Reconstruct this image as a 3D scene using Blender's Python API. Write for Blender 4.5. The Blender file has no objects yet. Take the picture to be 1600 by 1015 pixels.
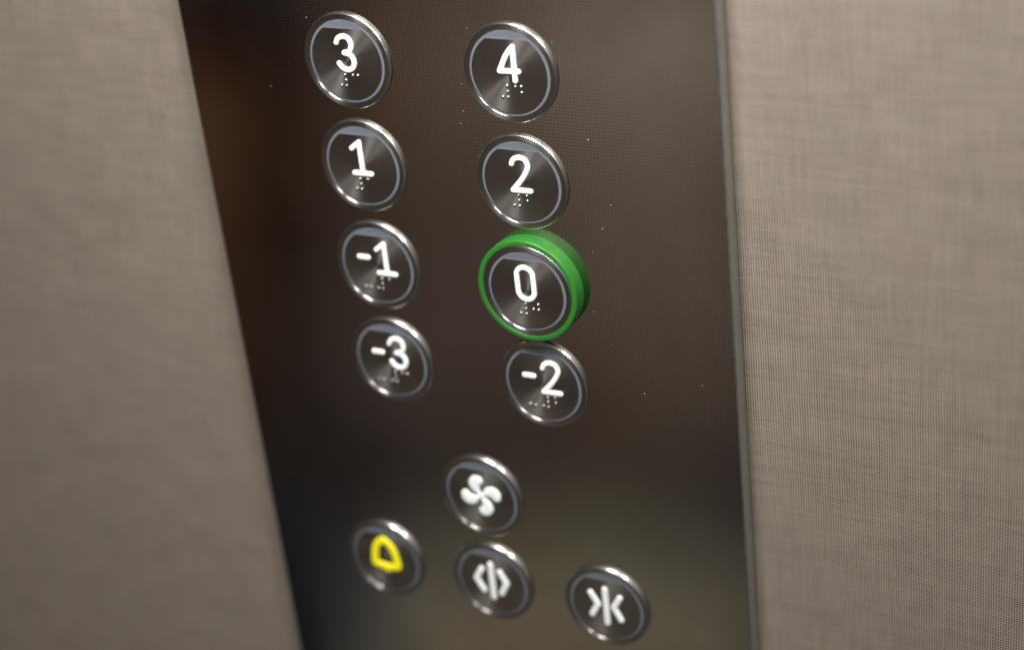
import bpy, bmesh, math, random
from mathutils import Vector, Matrix

# ------------------------------------------------------------------ units
# plan coordinates (X right, Y up, Z out of the panel towards the viewer); 1 unit = radius of a button lens = 1.4 cm
# scene: 1 Blender unit = 1 cm
S = 1.4
scene = bpy.context.scene
COL = scene.collection
def W(X, Y, Z=0.0):
    return Vector((S*X, -S*Z, S*Y))

# ------------------------------------------------------------------ camera
RIGHT = Vector((0.88109145, -0.10329771, -0.4615273))
UP    = Vector((-0.12732835, 0.88801538, -0.44183276))
BACK  = Vector((0.45548365, 0.44806057, 0.76927003))
CAM   = Vector((23.29293517, 13.2505669, 33.39569956))
def D(v):
    return Vector((v.x, -v.z, v.y))
cd = bpy.data.cameras.new('camera')
cam = bpy.data.objects.new('camera', cd); COL.objects.link(cam)
r_, u_, b_ = D(RIGHT), D(UP), D(BACK)
m = Matrix(((r_.x, u_.x, b_.x), (r_.y, u_.y, b_.y), (r_.z, u_.z, b_.z))).to_4x4()
m.translation = W(*CAM)
cam.matrix_world = m
cd.sensor_width = 36.0
cd.lens = 2917.66/1600*36
cd.clip_start = 1; cd.clip_end = 3000
cd.dof.use_dof = True
cd.dof.focus_distance = 41.2*S
cd.dof.aperture_fstop = cd.lens*1e-3/(1.0*S)
scene.camera = cam
scene.view_settings.view_transform = 'Standard'
scene.view_settings.look = 'None'
scene.view_settings.exposure = 0.0
scene.view_settings.gamma = 1.0
scene.view_settings.use_curve_mapping = False
scene.unit_settings.system = 'METRIC'
scene.unit_settings.scale_length = 0.01

# ------------------------------------------------------------------ node helpers
class N:
    def __init__(s, tree):
        s.t = tree
    def node(s, typ, **kw):
        n = s.t.nodes.new(typ)
        for k, v in kw.items():
            setattr(n, k, v)
        return n
    def _in(s, sock, v):
        if isinstance(v, bpy.types.NodeSocket):
            s.t.links.new(v, sock)
        elif v is not None:
            sock.default_value = v
    def m(s, op, a, b=None, c=None, clamp=False):
        n = s.node('ShaderNodeMath', operation=op, use_clamp=clamp)
        s._in(n.inputs[0], a); s._in(n.inputs[1], b); s._in(n.inputs[2], c)
        return n.outputs[0]
    def v(s, op, a, b=None, scale=None):
        n = s.node('ShaderNodeVectorMath', operation=op)
        s._in(n.inputs[0], a); s._in(n.inputs[1], b)
        if scale is not None:
            s._in(n.inputs['Scale'], scale)
        return n.outputs['Value'] if op in ('DISTANCE', 'LENGTH', 'DOT_PRODUCT') else n.outputs['Vector']
    def xyz(s, v):
        n = s.node('ShaderNodeSeparateXYZ'); s._in(n.inputs[0], v); return n.outputs
    def comb(s, x, y, z):
        n = s.node('ShaderNodeCombineXYZ')
        for i, q in enumerate((x, y, z)): s._in(n.inputs[i], q)
        return n.outputs[0]
    def noise(s, vec, scale, detail=2.0, rough=0.5, dim='3D'):
        n = s.node('ShaderNodeTexNoise', noise_dimensions=dim)
        s._in(n.inputs['Vector'], vec); s._in(n.inputs['Scale'], scale)
        s._in(n.inputs['Detail'], detail); s._in(n.inputs['Roughness'], rough)
        return n.outputs['Fac']
    def remap(s, v, a, b, c, d):
        n = s.node('ShaderNodeMapRange'); s._in(n.inputs[0], v)
        for i, q in enumerate((a, b, c, d)): s._in(n.inputs[i+1], q)
        return n.outputs[0]
    def mix(s, f, a, b):
        n = s.node('ShaderNodeMix', data_type='RGBA')
        s._in(n.inputs[0], f); s._in(n.inputs[6], a); s._in(n.inputs[7], b)
        return n.outputs[2]
    def bump(s, h, strength, dist, normal=None):
        n = s.node('ShaderNodeBump'); s._in(n.inputs['Height'], h)
        n.inputs['Strength'].default_value = strength; n.inputs['Distance'].default_value = dist
        if normal is not None: s._in(n.inputs['Normal'], normal)
        return n.outputs[0]
def material(name):
    mt = bpy.data.materials.new(name); mt.use_nodes = True
    t = mt.node_tree
    return mt, N(t), t.nodes['Principled BSDF']
def rgb(r, g, b): return (r, g, b, 1.0)

# ------------------------------------------------------------------ world: dim ambient plus glows and dark patches added for the reflections
world = bpy.data.worlds.new('World'); scene.world = world; world.use_nodes = True
wt = world.node_tree; wn = N(wt); bg = wt.nodes['Background']
tc = wn.node('ShaderNodeTexCoord')
dirv = wn.v('NORMALIZE', tc.outputs['Generated'])
BASE = (0.060, 0.050, 0.042)
BLOBS = [  # direction in plan coordinates, sharpness, colour : added soft glows, one for the unseen ceiling, one for the rims
    ((0.15, 0.70, 0.70), 4.5, (0.50, 0.49, 0.475)),
    ((0.50, 0.42, 0.76), 6.0, (0.55, 0.54, 0.52)),        # glow added behind the viewer to brighten the chrome rims       # pale ceiling above
]
acc = wn.comb(*BASE)
for d0, k, c in BLOBS:
    dd = D(Vector(d0).normalized())
    dist = wn.v('DISTANCE', dirv, tuple(dd))
    g = wn.m('EXPONENT', wn.m('MULTIPLY', wn.m('MULTIPLY', dist, dist), -k))
    acc = wn.v('ADD', acc, wn.v('SCALE', c, scale=g))
PANEL_REFLECTIONS = [  # added light and dark world patches, shaped for the panel's reflected tones
    ((-0.6036, -0.3218, 0.7294), 900, (-0.0126, -0.0148, -0.0121)),
    ((-0.5943, -0.3359, 0.7308), 900, (0.0417, 0.0281, 0.0134)),
    ((-0.5995, -0.3364, 0.7263), 900, (0.0287, 0.0107, 0.0011)),
    ((-0.5917, -0.3608, 0.7209), 900, (0.0835, 0.0252, 0.0089)),
    ((-0.5361, -0.5436, 0.6459), 900, (0.0182, 0.0056, -0.0081)),
    ((-0.5273, -0.5661, 0.6337), 900, (-0.8622, -0.6843, -0.5193)),
    ((-0.5400, -0.5242, 0.6585), 900, (-0.0574, -0.0257, -0.0013)),
    ((-0.5493, -0.5005, 0.6692), 900, (-0.0270, -0.0099, -0.0014)),
    ((-0.6091, -0.2776, 0.7429), 900, (-0.0308, -0.0310, -0.0233)),
    ((-0.5997, -0.3133, 0.7363), 900, (0.0827, 0.0292, 0.0099)),
    ((-0.5948, -0.3465, 0.7254), 900, (0.0774, 0.0322, 0.0122)),
    ((-0.5867, -0.3769, 0.7167), 900, (0.0103, -0.0037, -0.0059)),
    ((-0.5782, -0.4056, 0.7080), 900, (0.0405, 0.0076, -0.0127)),
    ((-0.5837, -0.3164, 0.7478), 900, (0.0229, 0.0172, 0.0115)),
    ((-0.5801, -0.3478, 0.7366), 900, (-0.0895, -0.0241, -0.0069)),
    ((-0.5879, -0.2846, 0.7572), 900, (-0.0642, -0.0429, -0.0313)),
    ((-0.5765, -0.2990, 0.7604), 900, (-0.0721, -0.0427, -0.0246)),
    ((-0.5738, -0.3243, 0.7521), 900, (-0.0834, -0.0364, -0.0152)),
    ((-0.5716, -0.3463, 0.7439), 900, (-0.1153, -0.0452, -0.0226)),
    ((-0.5658, -0.3718, 0.7359), 900, (-0.1604, -0.0761, -0.0307)),
    ((-0.5573, -0.4006, 0.7273), 900, (-0.1148, -0.0580, -0.0314)),
    ((-0.5663, -0.2852, 0.7733), 900, (0.0441, 0.0258, 0.0140)),
    ((-0.5616, -0.3233, 0.7616), 900, (0.0009, -0.0301, -0.0263)),
    ((-0.5588, -0.3501, 0.7518), 900, (0.1184, 0.0246, -0.0099)),
    ((-0.5510, -0.3836, 0.7411), 900, (0.1016, 0.0410, 0.0194)),
    ((-0.5428, -0.4182, 0.7284), 900, (0.0133, 0.0096, -0.0015)),
    ((-0.5686, -0.4369, 0.6970), 900, (-0.0050, -0.0205, -0.0141)),
    ((-0.5602, -0.4646, 0.6858), 900, (-0.0206, -0.0188, -0.0192)),
    ((-0.5389, -0.4629, 0.7037), 900, (-0.0366, -0.0170, -0.0061)),
    ((-0.5229, -0.4915, 0.6964), 900, (0.0628, 0.0371, 0.0365)),
    ((-0.5532, -0.4886, 0.6747), 900, (0.0063, -0.0083, -0.0215)),
    ((-0.5190, -0.5118, 0.6846), 900, (-0.1717, -0.1393, -0.1201)),
    ((-0.5347, -0.5359, 0.6533), 900, (0.0937, 0.0711, 0.0532)),
    ((-0.5192, -0.5363, 0.6655), 900, (0.0396, -0.0025, -0.0255)),
    ((-0.5216, -0.5595, 0.6441), 900, (0.1478, 0.1431, 0.1644)),
    ((-0.5046, -0.5522, 0.6637), 320, (0.0506, 0.0527, 0.0594)),
    ((-0.5006, -0.5686, 0.6528), 320, (0.0202, 0.0429, 0.0641)),
    ((-0.4705, -0.5787, 0.6661), 320, (0.1567, 0.1283, 0.0742)),
    ((-0.4731, -0.5439, 0.6931), 320, (-0.0685, -0.0480, -0.0430)),
    ((-0.5015, -0.3137, 0.8063), 320, (0.1186, 0.0865, 0.0826)),
    ((-0.5063, -0.3474, 0.7893), 320, (-0.0107, -0.0063, -0.0156)),
    ((-0.4962, -0.3798, 0.7808), 320, (0.0106, 0.0051, 0.0044)),
    ((-0.4878, -0.4267, 0.7616), 320, (0.0319, 0.0214, 0.0254)),
    ((-0.4752, -0.4730, 0.7420), 320, (0.0260, 0.0234, 0.0134)),
    ((-0.4888, -0.4942, 0.7189), 320, (0.0148, 0.0119, 0.0109)),
    ((-0.4288, -0.5189, 0.7395), 320, (-0.0481, -0.0678, -0.0363)),
    ((-0.4115, -0.5458, 0.7299), 320, (0.0680, 0.0927, 0.0620)),
    ((-0.4136, -0.5886, 0.6946), 320, (0.1111, 0.0901, 0.0655)),
    ((-0.3626, -0.5635, 0.7423), 320, (-0.0602, -0.0386, -0.0302)),
    ((-0.3443, -0.5914, 0.7292), 320, (0.2477, 0.2328, 0.1727)),
    ((-0.4242, -0.3131, 0.8497), 320, (0.2358, 0.2003, 0.1652)),
    ((-0.3842, -0.3166, 0.8672), 320, (0.1904, 0.1957, 0.1726)),
    ((-0.4207, -0.3573, 0.8338), 320, (-0.0400, -0.0204, -0.0066)),
    ((-0.3805, -0.3607, 0.8515), 320, (0.0225, 0.0058, 0.0110)),
    ((-0.4004, -0.4057, 0.8216), 320, (0.1175, 0.0963, 0.0639)),
    ((-0.3729, -0.4292, 0.8227), 320, (0.0467, 0.0361, 0.0467)),
    ((-0.3936, -0.4579, 0.7971), 320, (0.0016, 0.0011, -0.0011)),
    ((-0.3650, -0.4837, 0.7955), 320, (0.0520, 0.0546, 0.0441)),
    ((-0.3849, -0.5114, 0.7683), 320, (0.0051, -0.0035, -0.0128)),
    ((-0.3512, -0.5279, 0.7733), 320, (0.0048, -0.0057, -0.0030)),
    ((-0.3364, -0.5566, 0.7596), 320, (-0.0781, -0.0714, -0.0390)),
]
for d0, k, c in PANEL_REFLECTIONS:
    dist = wn.v('DISTANCE', dirv, tuple(D(Vector(d0).normalized())))
    g = wn.m('EXPONENT', wn.m('MULTIPLY', wn.m('MULTIPLY', dist, dist), -k))
    acc = wn.v('ADD', acc, wn.v('SCALE', c, scale=g))
acc = wn.v('MAXIMUM', acc, (0.002, 0.002, 0.002))
wt.links.new(acc, bg.inputs['Color'])
bg.inputs['Strength'].default_value = 1.0

# ------------------------------------------------------------------ lamps of the lift car
def area(name, d, dist, sx, sy, power, col, tgt=(4.2, -4.0, 0)):
    ld = bpy.data.lights.new(name, 'AREA'); ld.shape = 'RECTANGLE'
    ld.size = sx*S; ld.size_y = sy*S; ld.energy = power; ld.spread = math.radians(92); ld.color = col
    o = bpy.data.objects.new(name, ld); COL.objects.link(o)
    t = W(*tgt); dv = D(Vector(d).normalized())
    o.location = t + dv*dist*S
    o.rotation_euler = dv.to_track_quat('Z', 'Y').to_euler()
    return o
area('ceiling_lamp', (0.02, 0.85, 0.52), 42, 16, 9, 22500, (1.0, 0.985, 0.965), tgt=(2.5, 1.5, 0))
area('ceiling_lamp', (0.60, 0.64, 0.48), 42, 13, 9, 11000, (1.0, 0.985, 0.965), tgt=(2.5, 1.5, 0))

# ------------------------------------------------------------------ materials
def mat_metal_sheet():
    mt, n, p = material('embossed_steel')
    co = n.node('ShaderNodeTexCoord').outputs['Object']
    x, y, z = n.xyz(co)
    pitch = 0.150*S
    fx = n.m('MULTIPLY', x, 2*math.pi/pitch); fz = n.m('MULTIPLY', z, 2*math.pi/(pitch*1.05))
    dots = n.m('MULTIPLY', n.m('SINE', n.m('ADD', fx, fz)), n.m('SINE', n.m('SUBTRACT', fx, fz)))
    h = n.m('MULTIPLY', dots, 0.5)
    smear = n.noise(co, 0.35, 3, 0.5)
    fine = n.noise(co, 9.0, 3, 0.6)
    wipe = n.noise(n.v('MULTIPLY', co, (1.0, 1.0, 0.55)), 0.16, 5, 0.62)
    ro = n.m('ADD', n.remap(smear, 0.3, 0.7, 0.085, 0.105), n.remap(wipe, 0.45, 0.75, 0.0, 0.05))
    n._in(p.inputs['Roughness'], ro)
    c = n.mix(n.remap(smear, 0.3, 0.7, 0, 1), rgb(0.47, 0.415, 0.365), rgb(0.43, 0.38, 0.335))
    c = n.mix(n.remap(fine, 0.35, 0.65, 0, 0.25), c, rgb(0.36, 0.32, 0.29))
    c = n.mix(n.remap(dots, -1.0, 1.0, 0, 0.26), c, rgb(0.25, 0.22, 0.195))
    n._in(p.inputs['Base Color'], c)
    p.inputs['Metallic'].default_value = 1.0
    n._in(p.inputs['Normal'], n.bump(h, 0.12, 0.0055))
    return mt
def mat_turned(name, base, rough, aniso, ring=140.0):
    mt, n, p = material(name)
    co = n.node('ShaderNodeTexCoord').outputs['Object']
    flat = n.v('MULTIPLY', co, (1, 0, 1))
    tang = n.v('NORMALIZE', flat)
    # object axes equal world axes for every button, so the tangent can be used as it is
    n._in(p.inputs['Tangent'], tang)
    rad = n.v('LENGTH', flat)
    g = n.noise(n.comb(n.m('MULTIPLY', rad, ring), 0.0, 0.0), 1.0, 2, 0.6)
    n._in(p.inputs['Roughness'], n.remap(g, 0.3, 0.7, rough*0.85, rough*1.15))
    c = n.mix(n.remap(g, 0.3, 0.7, 0, 1), rgb(*base), rgb(*[q*0.78 for q in base]))
    n._in(p.inputs['Base Color'], c)
    p.inputs['Metallic'].default_value = 1.0
    p.inputs['Anisotropic'].default_value = aniso
    return mt
def mat_plain(name, base, rough, metallic=0.0, coat=0.0, noise=0.06, sss=0.0, bump=0.0, ns=6.0):
    mt, n, p = material(name)
    co = n.node('ShaderNodeTexCoord').outputs['Object']
    f = n.noise(co, ns, 4, 0.6)
    lo = [q*(1-noise) for q in base]; hi = [min(1, q*(1+noise)) for q in base]
    n._in(p.inputs['Base Color'], n.mix(n.remap(f, 0.3, 0.7, 0, 1), rgb(*lo), rgb(*hi)))
    n._in(p.inputs['Roughness'], n.remap(f, 0.3, 0.7, rough*0.9, rough*1.1))
    p.inputs['Metallic'].default_value = metallic
    p.inputs['Coat Weight'].default_value = coat
    if sss:
        p.inputs['Subsurface Weight'].default_value = sss
        p.inputs['Subsurface Radius'].default_value = (0.05, 0.05, 0.05)
    if bump:
        n._in(p.inputs['Normal'], n.bump(n.noise(co, 40, 3, 0.6), bump, 0.01))
    return mt
def mat_fabric():
    mt, n, p = material('woven_linen_laminate')
    co = n.node('ShaderNodeTexCoord').outputs['Object']
    # slight waviness of the threads
    wob = n.noise(co, 0.9, 2, 0.5)
    x, y, z = n.xyz(co)
    x2 = n.m('ADD', x, n.m('MULTIPLY', wob, 0.05)); z2 = n.m('ADD', z, n.m('MULTIPLY', wob, 0.06))
    px, pz = 0.058*S, 0.050*S
    sx = n.m('SINE', n.m('MULTIPLY', x2, 2*math.pi/px))
    sz = n.m('SINE', n.m('MULTIPLY', z2, 2*math.pi/pz))
    # uneven yarns : long streaks along each direction
    warp = n.noise(n.comb(n.m('MULTIPLY', x2, 0.9/px), 0.0, n.m('MULTIPLY', z2, 0.9)), 0.55, 3, 0.6)
    weft = n.noise(n.comb(n.m('MULTIPLY', x2, 0.8), 5.0, n.m('MULTIPLY', z2, 0.9/pz)), 0.55, 3, 0.6)
    blot = n.noise(n.v('MULTIPLY', co, (1.0, 1.0, 1.25)), 0.8, 3, 0.6)
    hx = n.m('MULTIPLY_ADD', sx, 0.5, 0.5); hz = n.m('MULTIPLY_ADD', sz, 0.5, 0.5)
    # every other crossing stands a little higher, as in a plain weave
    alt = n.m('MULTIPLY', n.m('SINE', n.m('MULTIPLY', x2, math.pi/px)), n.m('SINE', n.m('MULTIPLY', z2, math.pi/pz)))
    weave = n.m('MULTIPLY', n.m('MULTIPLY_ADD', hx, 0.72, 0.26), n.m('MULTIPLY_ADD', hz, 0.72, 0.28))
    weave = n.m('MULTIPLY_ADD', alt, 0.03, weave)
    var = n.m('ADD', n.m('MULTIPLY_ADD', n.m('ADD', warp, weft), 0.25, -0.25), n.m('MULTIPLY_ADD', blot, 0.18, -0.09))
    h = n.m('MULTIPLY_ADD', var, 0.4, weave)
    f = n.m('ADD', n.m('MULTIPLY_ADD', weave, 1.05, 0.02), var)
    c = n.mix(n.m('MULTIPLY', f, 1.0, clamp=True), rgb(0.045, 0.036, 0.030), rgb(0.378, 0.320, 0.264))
    hue = n.noise(co, 0.9, 3, 0.6)
    c = n.v('MULTIPLY', c, n.mix(n.remap(hue, 0.35, 0.65, 0, 1), rgb(1.02, 0.99, 0.99), rgb(0.98, 1.005, 0.995)))
    n._in(p.inputs['Base Color'], c)
    p.inputs['Roughness'].default_value = 0.50
    n._in(p.inputs['Normal'], n.bump(h, 0.55, 0.02))
    return mt

M = {}
M['sheet'] = mat_metal_sheet()
M['turned'] = mat_turned('turned_steel', (0.50, 0.465, 0.43), 0.288, 0.90)
M['bezel'] = mat_turned('satin_steel_bezel', (0.93, 0.92, 0.91), 0.24, 0.3, 220.0)
M['lens'] = mat_plain('frosted_blue_grey_plastic', (0.122, 0.140, 0.166), 0.32, coat=0.1, noise=0.04)
M['white'] = mat_plain('white_plastic', (0.80, 0.84, 0.82), 0.35, noise=0.02)
M['yellow'] = mat_plain('yellow_plastic', (0.90, 0.82, 0.010), 0.4, noise=0.03)
M['green'] = mat_plain('green_plastic', (0.020, 0.140, 0.018), 0.40, noise=0.07, bump=0.05, ns=9)
M['bead'] = mat_plain('polished_steel_bead', (0.46, 0.45, 0.44), 0.36, metallic=1.0)
M['fabric'] = mat_fabric()
M['dark'] = mat_plain('shadow_gap_black', (0.02, 0.02, 0.02), 0.6)  # near-black that stands for the shade behind the panel edge
M['edge'] = mat_plain('brushed_steel_edge', (0.50, 0.51, 0.50), 0.38, metallic=1.0, noise=0.08)
M['dust'] = mat_plain('dust', (0.34, 0.33, 0.31), 0.9)

# ------------------------------------------------------------------ mesh helpers
def link(name, bm, mt, parent=None, smooth=True, loc=None):
    me = bpy.data.meshes.new(name)
    bmesh.ops.recalc_face_normals(bm, faces=bm.faces[:])
    bm.to_mesh(me); bm.free()
    if smooth:
        for f in me.polygons: f.use_smooth = True
        me.set_sharp_from_angle(angle=math.radians(32))
    if isinstance(mt, list):
        for q in mt: me.materials.append(q)
    else:
        me.materials.append(mt)
    o = bpy.data.objects.new(name, me); COL.objects.link(o)
    if parent: o.parent = parent
    if loc is not None: o.location = loc
    return o
def lathe(profile, seg=160, closed=True):
    """profile [(radius, height)] about the plan Z axis; returned in scene axes"""
    bm = bmesh.new(); rings = []
    for (r, h) in profile:
        if r < 1e-6:
            rings.append([bm.verts.new(W(0, 0, h))])
        else:
            rings.append([bm.verts.new(W(r*math.cos(2*math.pi*i/seg), r*math.sin(2*math.pi*i/seg), h)) for i in range(seg)])
    pairs = list(zip(rings, rings[1:]))
    if closed: pairs.append((rings[-1], rings[0]))
    for a, b in pairs:
        for i in range(seg):
            j = (i+1) % seg
            if len(a) == 1 and len(b) == 1: continue
            if len(a) == 1: bm.faces.new((a[0], b[i], b[j]))
            elif len(b) == 1: bm.faces.new((a[i], b[0], a[j]))
            else: bm.faces.new((a[i], b[i], b[j], a[j]))
    return bm
def fillet(r0, h0, r1, h1, n=6):
    """quarter round from (r0,h0) on a wall up to (r1,h1) on a face"""
    out = []
    for i in range(n+1):
        a = math.pi/2*i/n
        out.append((r1+(r0-r1)*math.cos(a), h0+(h1-h0)*math.sin(a)))
    return out
def smooth_path(pts, n=10, closed=False):
    P = [Vector((a, b)) for a, b in pts]
    if len(P) < 3 and not closed:
        return [P[0].lerp(P[-1], i/8) for i in range(9)] if len(P) == 2 else P
    out = []; L = len(P); rng = range(L if closed else L-1)
    for i in rng:
        if closed: p0, p1, p2, p3 = P[(i-1) % L], P[i], P[(i+1) % L], P[(i+2) % L]
        else: p0, p1, p2, p3 = P[max(i-1, 0)], P[i], P[i+1], P[min(i+2, L-1)]
        for k in range(n):
            t = k/n
            out.append(0.5*((2*p1)+(p2-p0)*t+(2*p0-5*p1+4*p2-p3)*t*t+(3*p1-p0-3*p2+p3)*t**3))
    if not closed: out.append(P[-1])
    return out
def stroke(bm, path, r, t, z0=0.0, closed=False, radii=None, sup=0.62):
    """raised rounded stroke on the face: soft flat-topped profile swept along a path with round ends"""
    K = 12
    def prof(a):
        c, s = math.cos(a), math.sin(a)
        return math.copysign(abs(c)**sup, c), abs(s)**sup
    n = len(path); rows = []
    def col(p, nrm, rr):
        return [bm.verts.new(W(p.x+nrm.x*rr*q[0], p.y+nrm.y*rr*q[0], z0+t*q[1])) for q in (prof(math.pi*k/K) for k in range(K+1))]
    for i, p in enumerate(path):
        rr = radii[i] if radii else r
        if n == 1: tg = Vector((1, 0))
        elif closed: tg = path[(i+1) % n]-path[i-1]
        else: tg = path[min(i+1, n-1)]-path[max(i-1, 0)]
        tg.normalize(); rows.append((p, tg, rr))
    vr = [col(p, Vector((-tg.y, tg.x)), rr) for p, tg, rr in rows]
    idx = range(n) if closed else range(n-1)
    for i in idx:
        a, b = vr[i], vr[(i+1) % n]
        for k in range(K): bm.faces.new((a[k], b[k], b[k+1], a[k+1]))
    if not closed:
        for end in (0, -1):
            p, tg, rr = rows[end]
            base = vr[end]; nrm = Vector((-tg.y, tg.x)); prev = base
            sgn = -1 if end == 0 else 1
            # revolve the half profile by 180 degrees around the end point
            M2 = 10; mid = K//2
            left = base[:mid+1]                     # k=0 (nrm side) .. top
            right = base[mid:][::-1]                # other side .. top
            last = left
            for j in range(1, M2+1):
                a = math.pi*j/M2
                dv = nrm*math.cos(a)+tg*sgn*math.sin(a)
                if j == M2: cur = right
                else:
                    cur = [bm.verts.new(W(p.x+dv.x*rr*abs(prof(math.pi*k/K)[0]), p.y+dv.y*rr*abs(prof(math.pi*k/K)[0]), z0+t*prof(math.pi*k/K)[1])) for k in range(mid)]+[base[mid]]
                for k in range(mid):
                    q = (last[k], cur[k], cur[k+1], last[k+1])
                    q = tuple(dict.fromkeys(q))
                    if len(q) >= 3:
                        try: bm.faces.new(q)
                        except ValueError: pass
                last = cur
def box(bm, a, b):
    (x0, y0, z0), (x1, y1, z1) = a, b
    vs = [bm.verts.new(W(x, y, z)) for x in (x0, x1) for y in (y0, y1) for z in (z0, z1)]
    for q in ((0,1,3,2), (4,6,7,5), (0,4,5,1), (2,3,7,6), (0,2,6,4), (1,5,7,3)):
        bm.faces.new([vs[i] for i in q])
def tag(o, label=None, cat=None, group=None, kind=None):
    if label: o['label'] = label
    if cat: o['category'] = cat
    if group: o['group'] = group
    if kind: o['kind'] = kind

# ------------------------------------------------------------------ the setting
PZ = -0.09                 # front face of the steel panel
WZ = -0.60                 # face of the woven wall
XL, XR = -4.60, 9.04
bm = bmesh.new(); box(bm, (-60, -70, WZ-0.8), (60, 45, WZ))
w = link('wall', bm, M['fabric'], smooth=False)
tag(w, 'greige woven linen textured lift wall lining behind and beside the steel panel', 'wall', kind='structure')

# ------------------------------------------------------------------ the control panel
root = bpy.data.objects.new('control_panel', None); COL.objects.link(root)
root.location = W((XL+XR)/2, -6, WZ)
tag(root, 'tall dark embossed stainless steel lift control panel mounted on the woven wall', 'control panel')
def at_root(o):
    o.parent = root; o.location = Vector(o.location)-root.location
bm = bmesh.new(); box(bm, (XL, -60, PZ-0.435), (XR, 40, PZ))
es = [e for e in bm.edges if abs((e.verts[0].co-e.verts[1].co).z) > 50]
bmesh.ops.bevel(bm, geom=[e for e in es if min(v.co.y for v in e.verts) < S*0.2 and max(v.co.y for v in e.verts) < S*0.2], offset=0.045*S, segments=4, profile=0.5, affect='EDGES')
for f in bm.faces:
    f.normal_update()
    f.material_index = 0 if f.normal.y < -0.99 else 1
fp = link('face_plate', bm, [M['sheet'], M['edge']], smooth=True)
for f in fp.data.polygons: f.use_smooth = f.material_index == 1 and f.area < 500     # flat sheet, rounded edges only
at_root(fp)
bm = bmesh.new(); box(bm, (XL+0.14, -59.9, WZ+0.003), (XR-0.14, 39.9, PZ-0.438))
at_root(link('shadow_gap', bm, M['dark'], smooth=False))  # recessed dark strip added for the shade line between panel and wall

# ------------------------------------------------------------------ glyphs (lens radius = 1)
RS = 0.063
THREE = [[(-.205,.435),(-.14,.535),(0,.59),(.13,.545),(.185,.40),(.12,.25),(-.03,.20)],
         [(-.03,.20),(.13,.155),(.205,.01),(.15,-.14),(.02,-.20),(-.12,-.165),(-.205,-.06)]]
TWO = [[(-.19,.445),(-.13,.55),(.01,.605),(.15,.565),(.21,.425),(.155,.27),(.03,.09),(-.10,-.06),(-.22,-.19)], [(-.22,-.19),(.22,-.18)]]
ONE = [[(-.22,.43),(0,.595)], [(0,.595),(-.005,-.18)], [(-.235,-.185),(.22,-.18)]]
FOUR = [[(.145,.61),(.135,-.155)], [(.145,.61),(.04,.50),(-.08,.33),(-.225,.05)], [(-.225,.045),(.235,.055)]]
ZERO = [(-.01+.205*math.cos(math.radians(a)), (.40 if a <= 180 else .01)+.205*math.sin(math.radians(a))) for a in (0, 22, 45, 68, 90, 112, 135, 158, 180, 180.01, 202, 225, 248, 270, 292, 315, 338, 360)]
def moved(G, dx, dy=0): return [[(a+dx, b+dy) for a, b in s] for s in G]
def dots(pattern, x, y0=-.32, p=.13):
    pos = {1:(0,0), 2:(0,1), 3:(0,2), 4:(1,0), 5:(1,1), 6:(1,2)}
    return [(x+pos[k][0]*p*1.03, y0-pos[k][1]*p) for k in pattern]
NUM = (3, 4, 5, 6)

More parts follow.
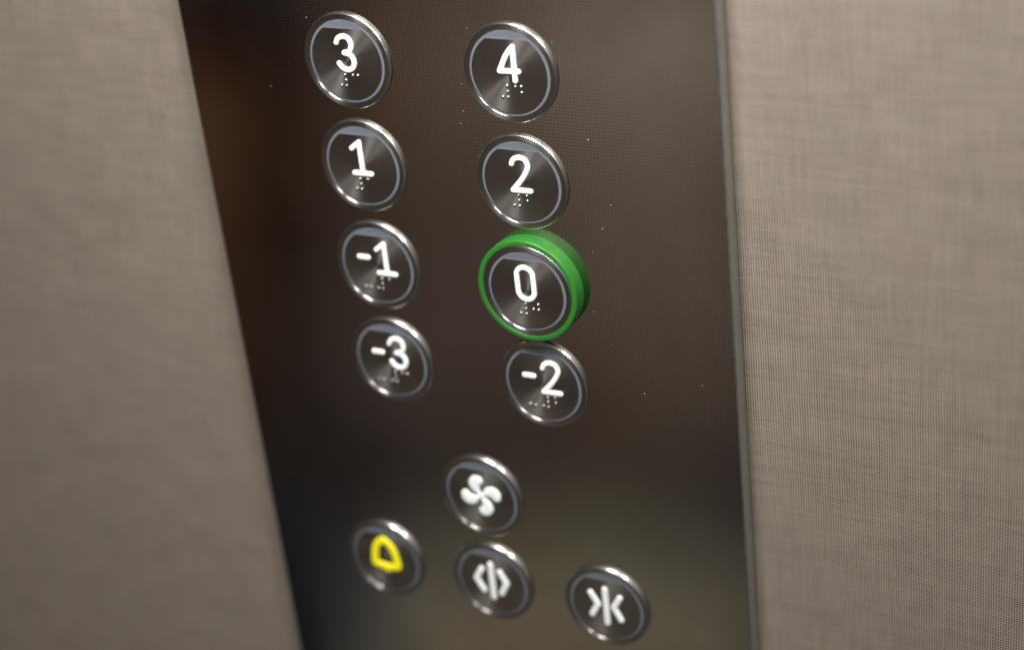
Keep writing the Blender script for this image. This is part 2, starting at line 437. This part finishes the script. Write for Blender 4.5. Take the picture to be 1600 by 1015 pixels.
def make_button(name, x, y, h0, label, strokes, braille, mat='white', group=None, collar=False, cat='button', glyph='numeral', minus=False, r=RS, closed=None, radii=None, extra=None):
    t = bpy.data.objects.new(name, None); COL.objects.link(t)
    t.location = W(x, y, PZ)
    tag(t, label, cat, group)
    F = h0-PZ                       # height of the bezel face above the panel
    def L(o): o.parent = t; return o
    prof = [(1.14, 0.002)] + fillet(1.14, F-0.045, 1.105, F, 7) + [(1.020, F), (1.008, F-0.001), (0.998, F-0.012), (0.998, F-0.06), (0.90, F-0.06), (0.90, 0.002)]
    bz = L(link('bezel', lathe(prof), [M['bezel'], M['turned']]))
    for f in bz.data.polygons:
        if f.normal.y < -0.97 or f.center.xz.length < 1.024*S: f.material_index = 1
    # blue grey translucent lens with a softly rounded rim
    prof = [(0.0, F-0.022), (0.93, F-0.022), (0.955, F-0.018), (0.980, F-0.020), (0.9965, F-0.034), (0.9965, F-0.055), (0.0, F-0.055)]
    L(link('lens', lathe(prof, closed=False), M['lens']))
    # turned steel face with its top cut straight across
    R, yc = 0.922, 0.768
    a0 = math.asin(yc/R)
    def outline(rr, ycut):
        a = math.asin(ycut/rr); n = 150
        out = []
        for i in range(n+1):
            th = (math.pi-a)+(math.pi+2*a)*i/n
            out.append((rr*math.cos(th), rr*math.sin(th)))
        return out
    bm = bmesh.new()
    lv = []
    for rr, yy, hh in ((R, yc, F-0.021), (R, yc, F-0.002)):
        lv.append([bm.verts.new(W(a, b, hh)) for a, b in outline(rr, yy)])
    n = len(lv[0])
    for A, B in zip(lv, lv[1:]):
        for i in range(n):
            j = (i+1) % n
            bm.faces.new((A[i], A[j], B[j], B[i]))
    bm.faces.new(lv[-1])
    plate = L(link('face_plate', bm, M['turned']))
    def sub(o): o.parent = plate; return o
    if minus:
        bm = bmesh.new(); stroke(bm, smooth_path([(-.47,.19),(-.225,.19)]), r, 0.040, F-0.004)
        sub(link('minus_sign', bm, M[mat]))
    bm = bmesh.new()
    for i, s in enumerate(strokes):
        cl = bool(closed and i in closed)
        pth = smooth_path(s, 12, cl)
        rd = None
        if radii:
            k = len(s); rd = []
            for q in range(len(pth)):
                f = q/(len(pth)-1)*(k-1); a = min(int(f), k-2)
                rd.append(radii[a]+(radii[a+1]-radii[a])*(f-a))
        stroke(bm, pth, r, 0.040+0.0007*i, F-0.004, cl, rd)
    if extra: extra(bm, F)
    sub(link(glyph, bm, M[mat]))
    if braille:
        bm0 = lathe([(0.034, 0.0), (0.032, 0.014), (0.026, 0.025), (0.015, 0.032), (0.0, 0.035)], seg=20, closed=False)
        d0 = link('braille_dot', bm0, M['bead'])
        for i, (a, b) in enumerate(braille):
            o = d0 if i == 0 else d0.copy()
            if i: COL.objects.link(o)
            o.parent = plate; o.location = W(a, b, F-0.002)
    if collar:
        c = [(1.262, 0.002)] + fillet(1.262, F-0.035, 1.232, F+0.004, 6) + [(1.150, F+0.004), (1.135, F-0.008), (1.130, F-0.10), (1.130, 0.002)]
        L(link('collar', lathe(c, 200), M['green']))
    return t

FL = 'round floor buttons in two columns'
s_, p_ = 4.175, 2.559
make_button('floor_button', 0, 0, 0, 'round steel lift button marked 3, above the button marked 1', THREE, dots(NUM, -.225)+[(.115,-.32),(.25,-.32)], group=FL)
make_button('floor_button', s_, 0, 0, 'round steel lift button marked 4, above the button marked 2', FOUR, dots(NUM, -.215, -.285)+[(.12,-.285),(.26,-.28),(.26,-.415)], group=FL)
make_button('floor_button', 0, -p_, 0, 'round steel lift button marked with a plain 1, below the 3', ONE, dots(NUM, -.235)+[(.10,-.32)], group=FL)
make_button('floor_button', s_, -p_, 0, 'round steel lift button marked with a plain 2, just above the green collar', TWO, dots(NUM, -.23, -.30)+[(.11,-.295),(.11,-.425)], group=FL)
make_button('floor_button', 0, -2*p_, 0, 'round steel lift button marked minus 1, left of the green ringed button', moved(ONE, .265), dots(NUM, -.055, -.33)+[(.28,-.335),(-.405,-.585),(-.27,-.585)], group=FL, minus=True)
make_button('floor_button', s_, -2*p_, 0.283, 'raised round steel lift button marked 0 with a thick green collar around it', [ZERO], dots(NUM, -.20, -.305)+[(.26,-.295),(.26,-.43),(.125,-.43)], group=FL, collar=True, closed=[0])
make_button('floor_button', 0, -3*p_, 0, 'round steel lift button marked minus 3, lowest of the left floor column', moved(THREE, .215, .03), dots(NUM, -.06, -.315)+[(.27,-.31),(.41,-.31),(-.425,-.575),(-.29,-.575)], group=FL, minus=True)
make_button('floor_button', s_, -3*p_, 0, 'round steel lift button marked minus 2, just below the green collar', moved(TWO, .22, -.005), dots(NUM, -.05, -.325)+[(.285,-.315),(.285,-.445),(-.395,-.585),(-.255,-.585)], group=FL, minus=True)

SV = 'round service and door buttons at the foot of the panel'
fan = []
for k in range(4):
    c, s2 = math.cos(-k*math.pi/2), math.sin(-k*math.pi/2)
    pts = [(.10,.06),(.21,.13),(.33,.145),(.41,.095),(.435,.03)]
    fan.append([(a*c-b*s2, a*s2+b*c+.035) for a, b in pts])
def fan_hub(bm, F): stroke(bm, [Vector((0, .035))], .085, .038, F-.004)
make_button('fan_button', 2.068, -11.204, 0, 'round steel lift button with a white four blade fan symbol', fan, [], group=SV, glyph='fan_symbol', radii=[.05,.13,.165,.155,.125], r=.1, extra=fan_hub)
bell = [[(0,.575),(-.165,.47),(-.275,.28),(-.32,.06),(-.345,-.14),(-.27,-.20),(.03,-.235),(.28,-.21),(.355,-.14),(.325,.06),(.28,.28),(.175,.46)], [(.0,.60),(.0,.58)], [(.03,-.30),(.03,-.27)]]
make_button('alarm_button', -1.112, -13.753, 0, 'round steel lift button with a yellow bell symbol', bell, [], mat='yellow', group=SV, glyph='bell_symbol', closed=[0], r=.10)
make_button('door_open_button', 2.068, -13.753, 0, 'round steel lift button with outward pointing door opening arrows, below the fan button',
    [[(-.27,.35),(-.45,.03)], [(-.45,.03),(-.27,-.29)], [(0,.53),(0,-.46)], [(.25,.35),(.42,.04)], [(.42,.04),(.25,-.29)]], [], group=SV, glyph='arrow_symbol', r=.078)
make_button('door_close_button', 5.271, -13.753, 0, 'round steel lift button with inward pointing door closing arrows, lowest on the right',
    [[(-.40,.34),(-.22,.03)], [(-.22,.03),(-.40,-.30)], [(0,.51),(0,-.48)], [(.39,.34),(.21,.02)], [(.21,.02),(.38,-.31)]], [], group=SV, glyph='arrow_symbol', r=.078)

# ------------------------------------------------------------------ dust on the panel
random.seed(11)
bm = bmesh.new()
SPOTS = [(-.35,1.12,.022),(-.98,.95,.014),(2.9,-.35,.014),(2.75,-1.3,.018),(2.85,-1.0,.012),(5.9,-1.42,.020),(6.3,-2.9,.012),(6.05,-3.5,.014),(5.75,-4.1,.012),
         (6.75,-7.55,.016),(5.65,-5.6,.012),(3.2,.95,.012),(-2.3,-.8,.012),(8.2,-7.1,.012),(5.25,.75,.012),(6.0,-6.4,.010)]
for _ in range(40):
    SPOTS.append((random.uniform(-4.2, 8.8), random.uniform(-17, 1.6), random.uniform(.003, .007)))
for X, Y, r in SPOTS:
    r *= 0.75
    if any((X-a)**2+(Y-b)**2 < 1.3**2 for a in (0, s_) for b in (0, -p_, -2*p_, -3*p_)): continue
    n = 7; a0 = random.random()*6.28; el = random.uniform(1, 1.9)
    top = bm.verts.new(W(X, Y, PZ+r*0.6))
    ring = []
    for k in range(n):
        a = 6.283*k/n; rr = r*random.uniform(.7, 1.2)
        u, v = rr*el*math.cos(a), rr*math.sin(a)
        ring.append(bm.verts.new(W(X+u*math.cos(a0)-v*math.sin(a0), Y+u*math.sin(a0)+v*math.cos(a0), PZ+.001)))
    for k in range(n): bm.faces.new((top, ring[k], ring[(k+1) % n]))
o = link('dust', bm, M['dust'])
tag(o, 'tiny pale dust specks lying on the steel panel', 'dust', kind='stuff')
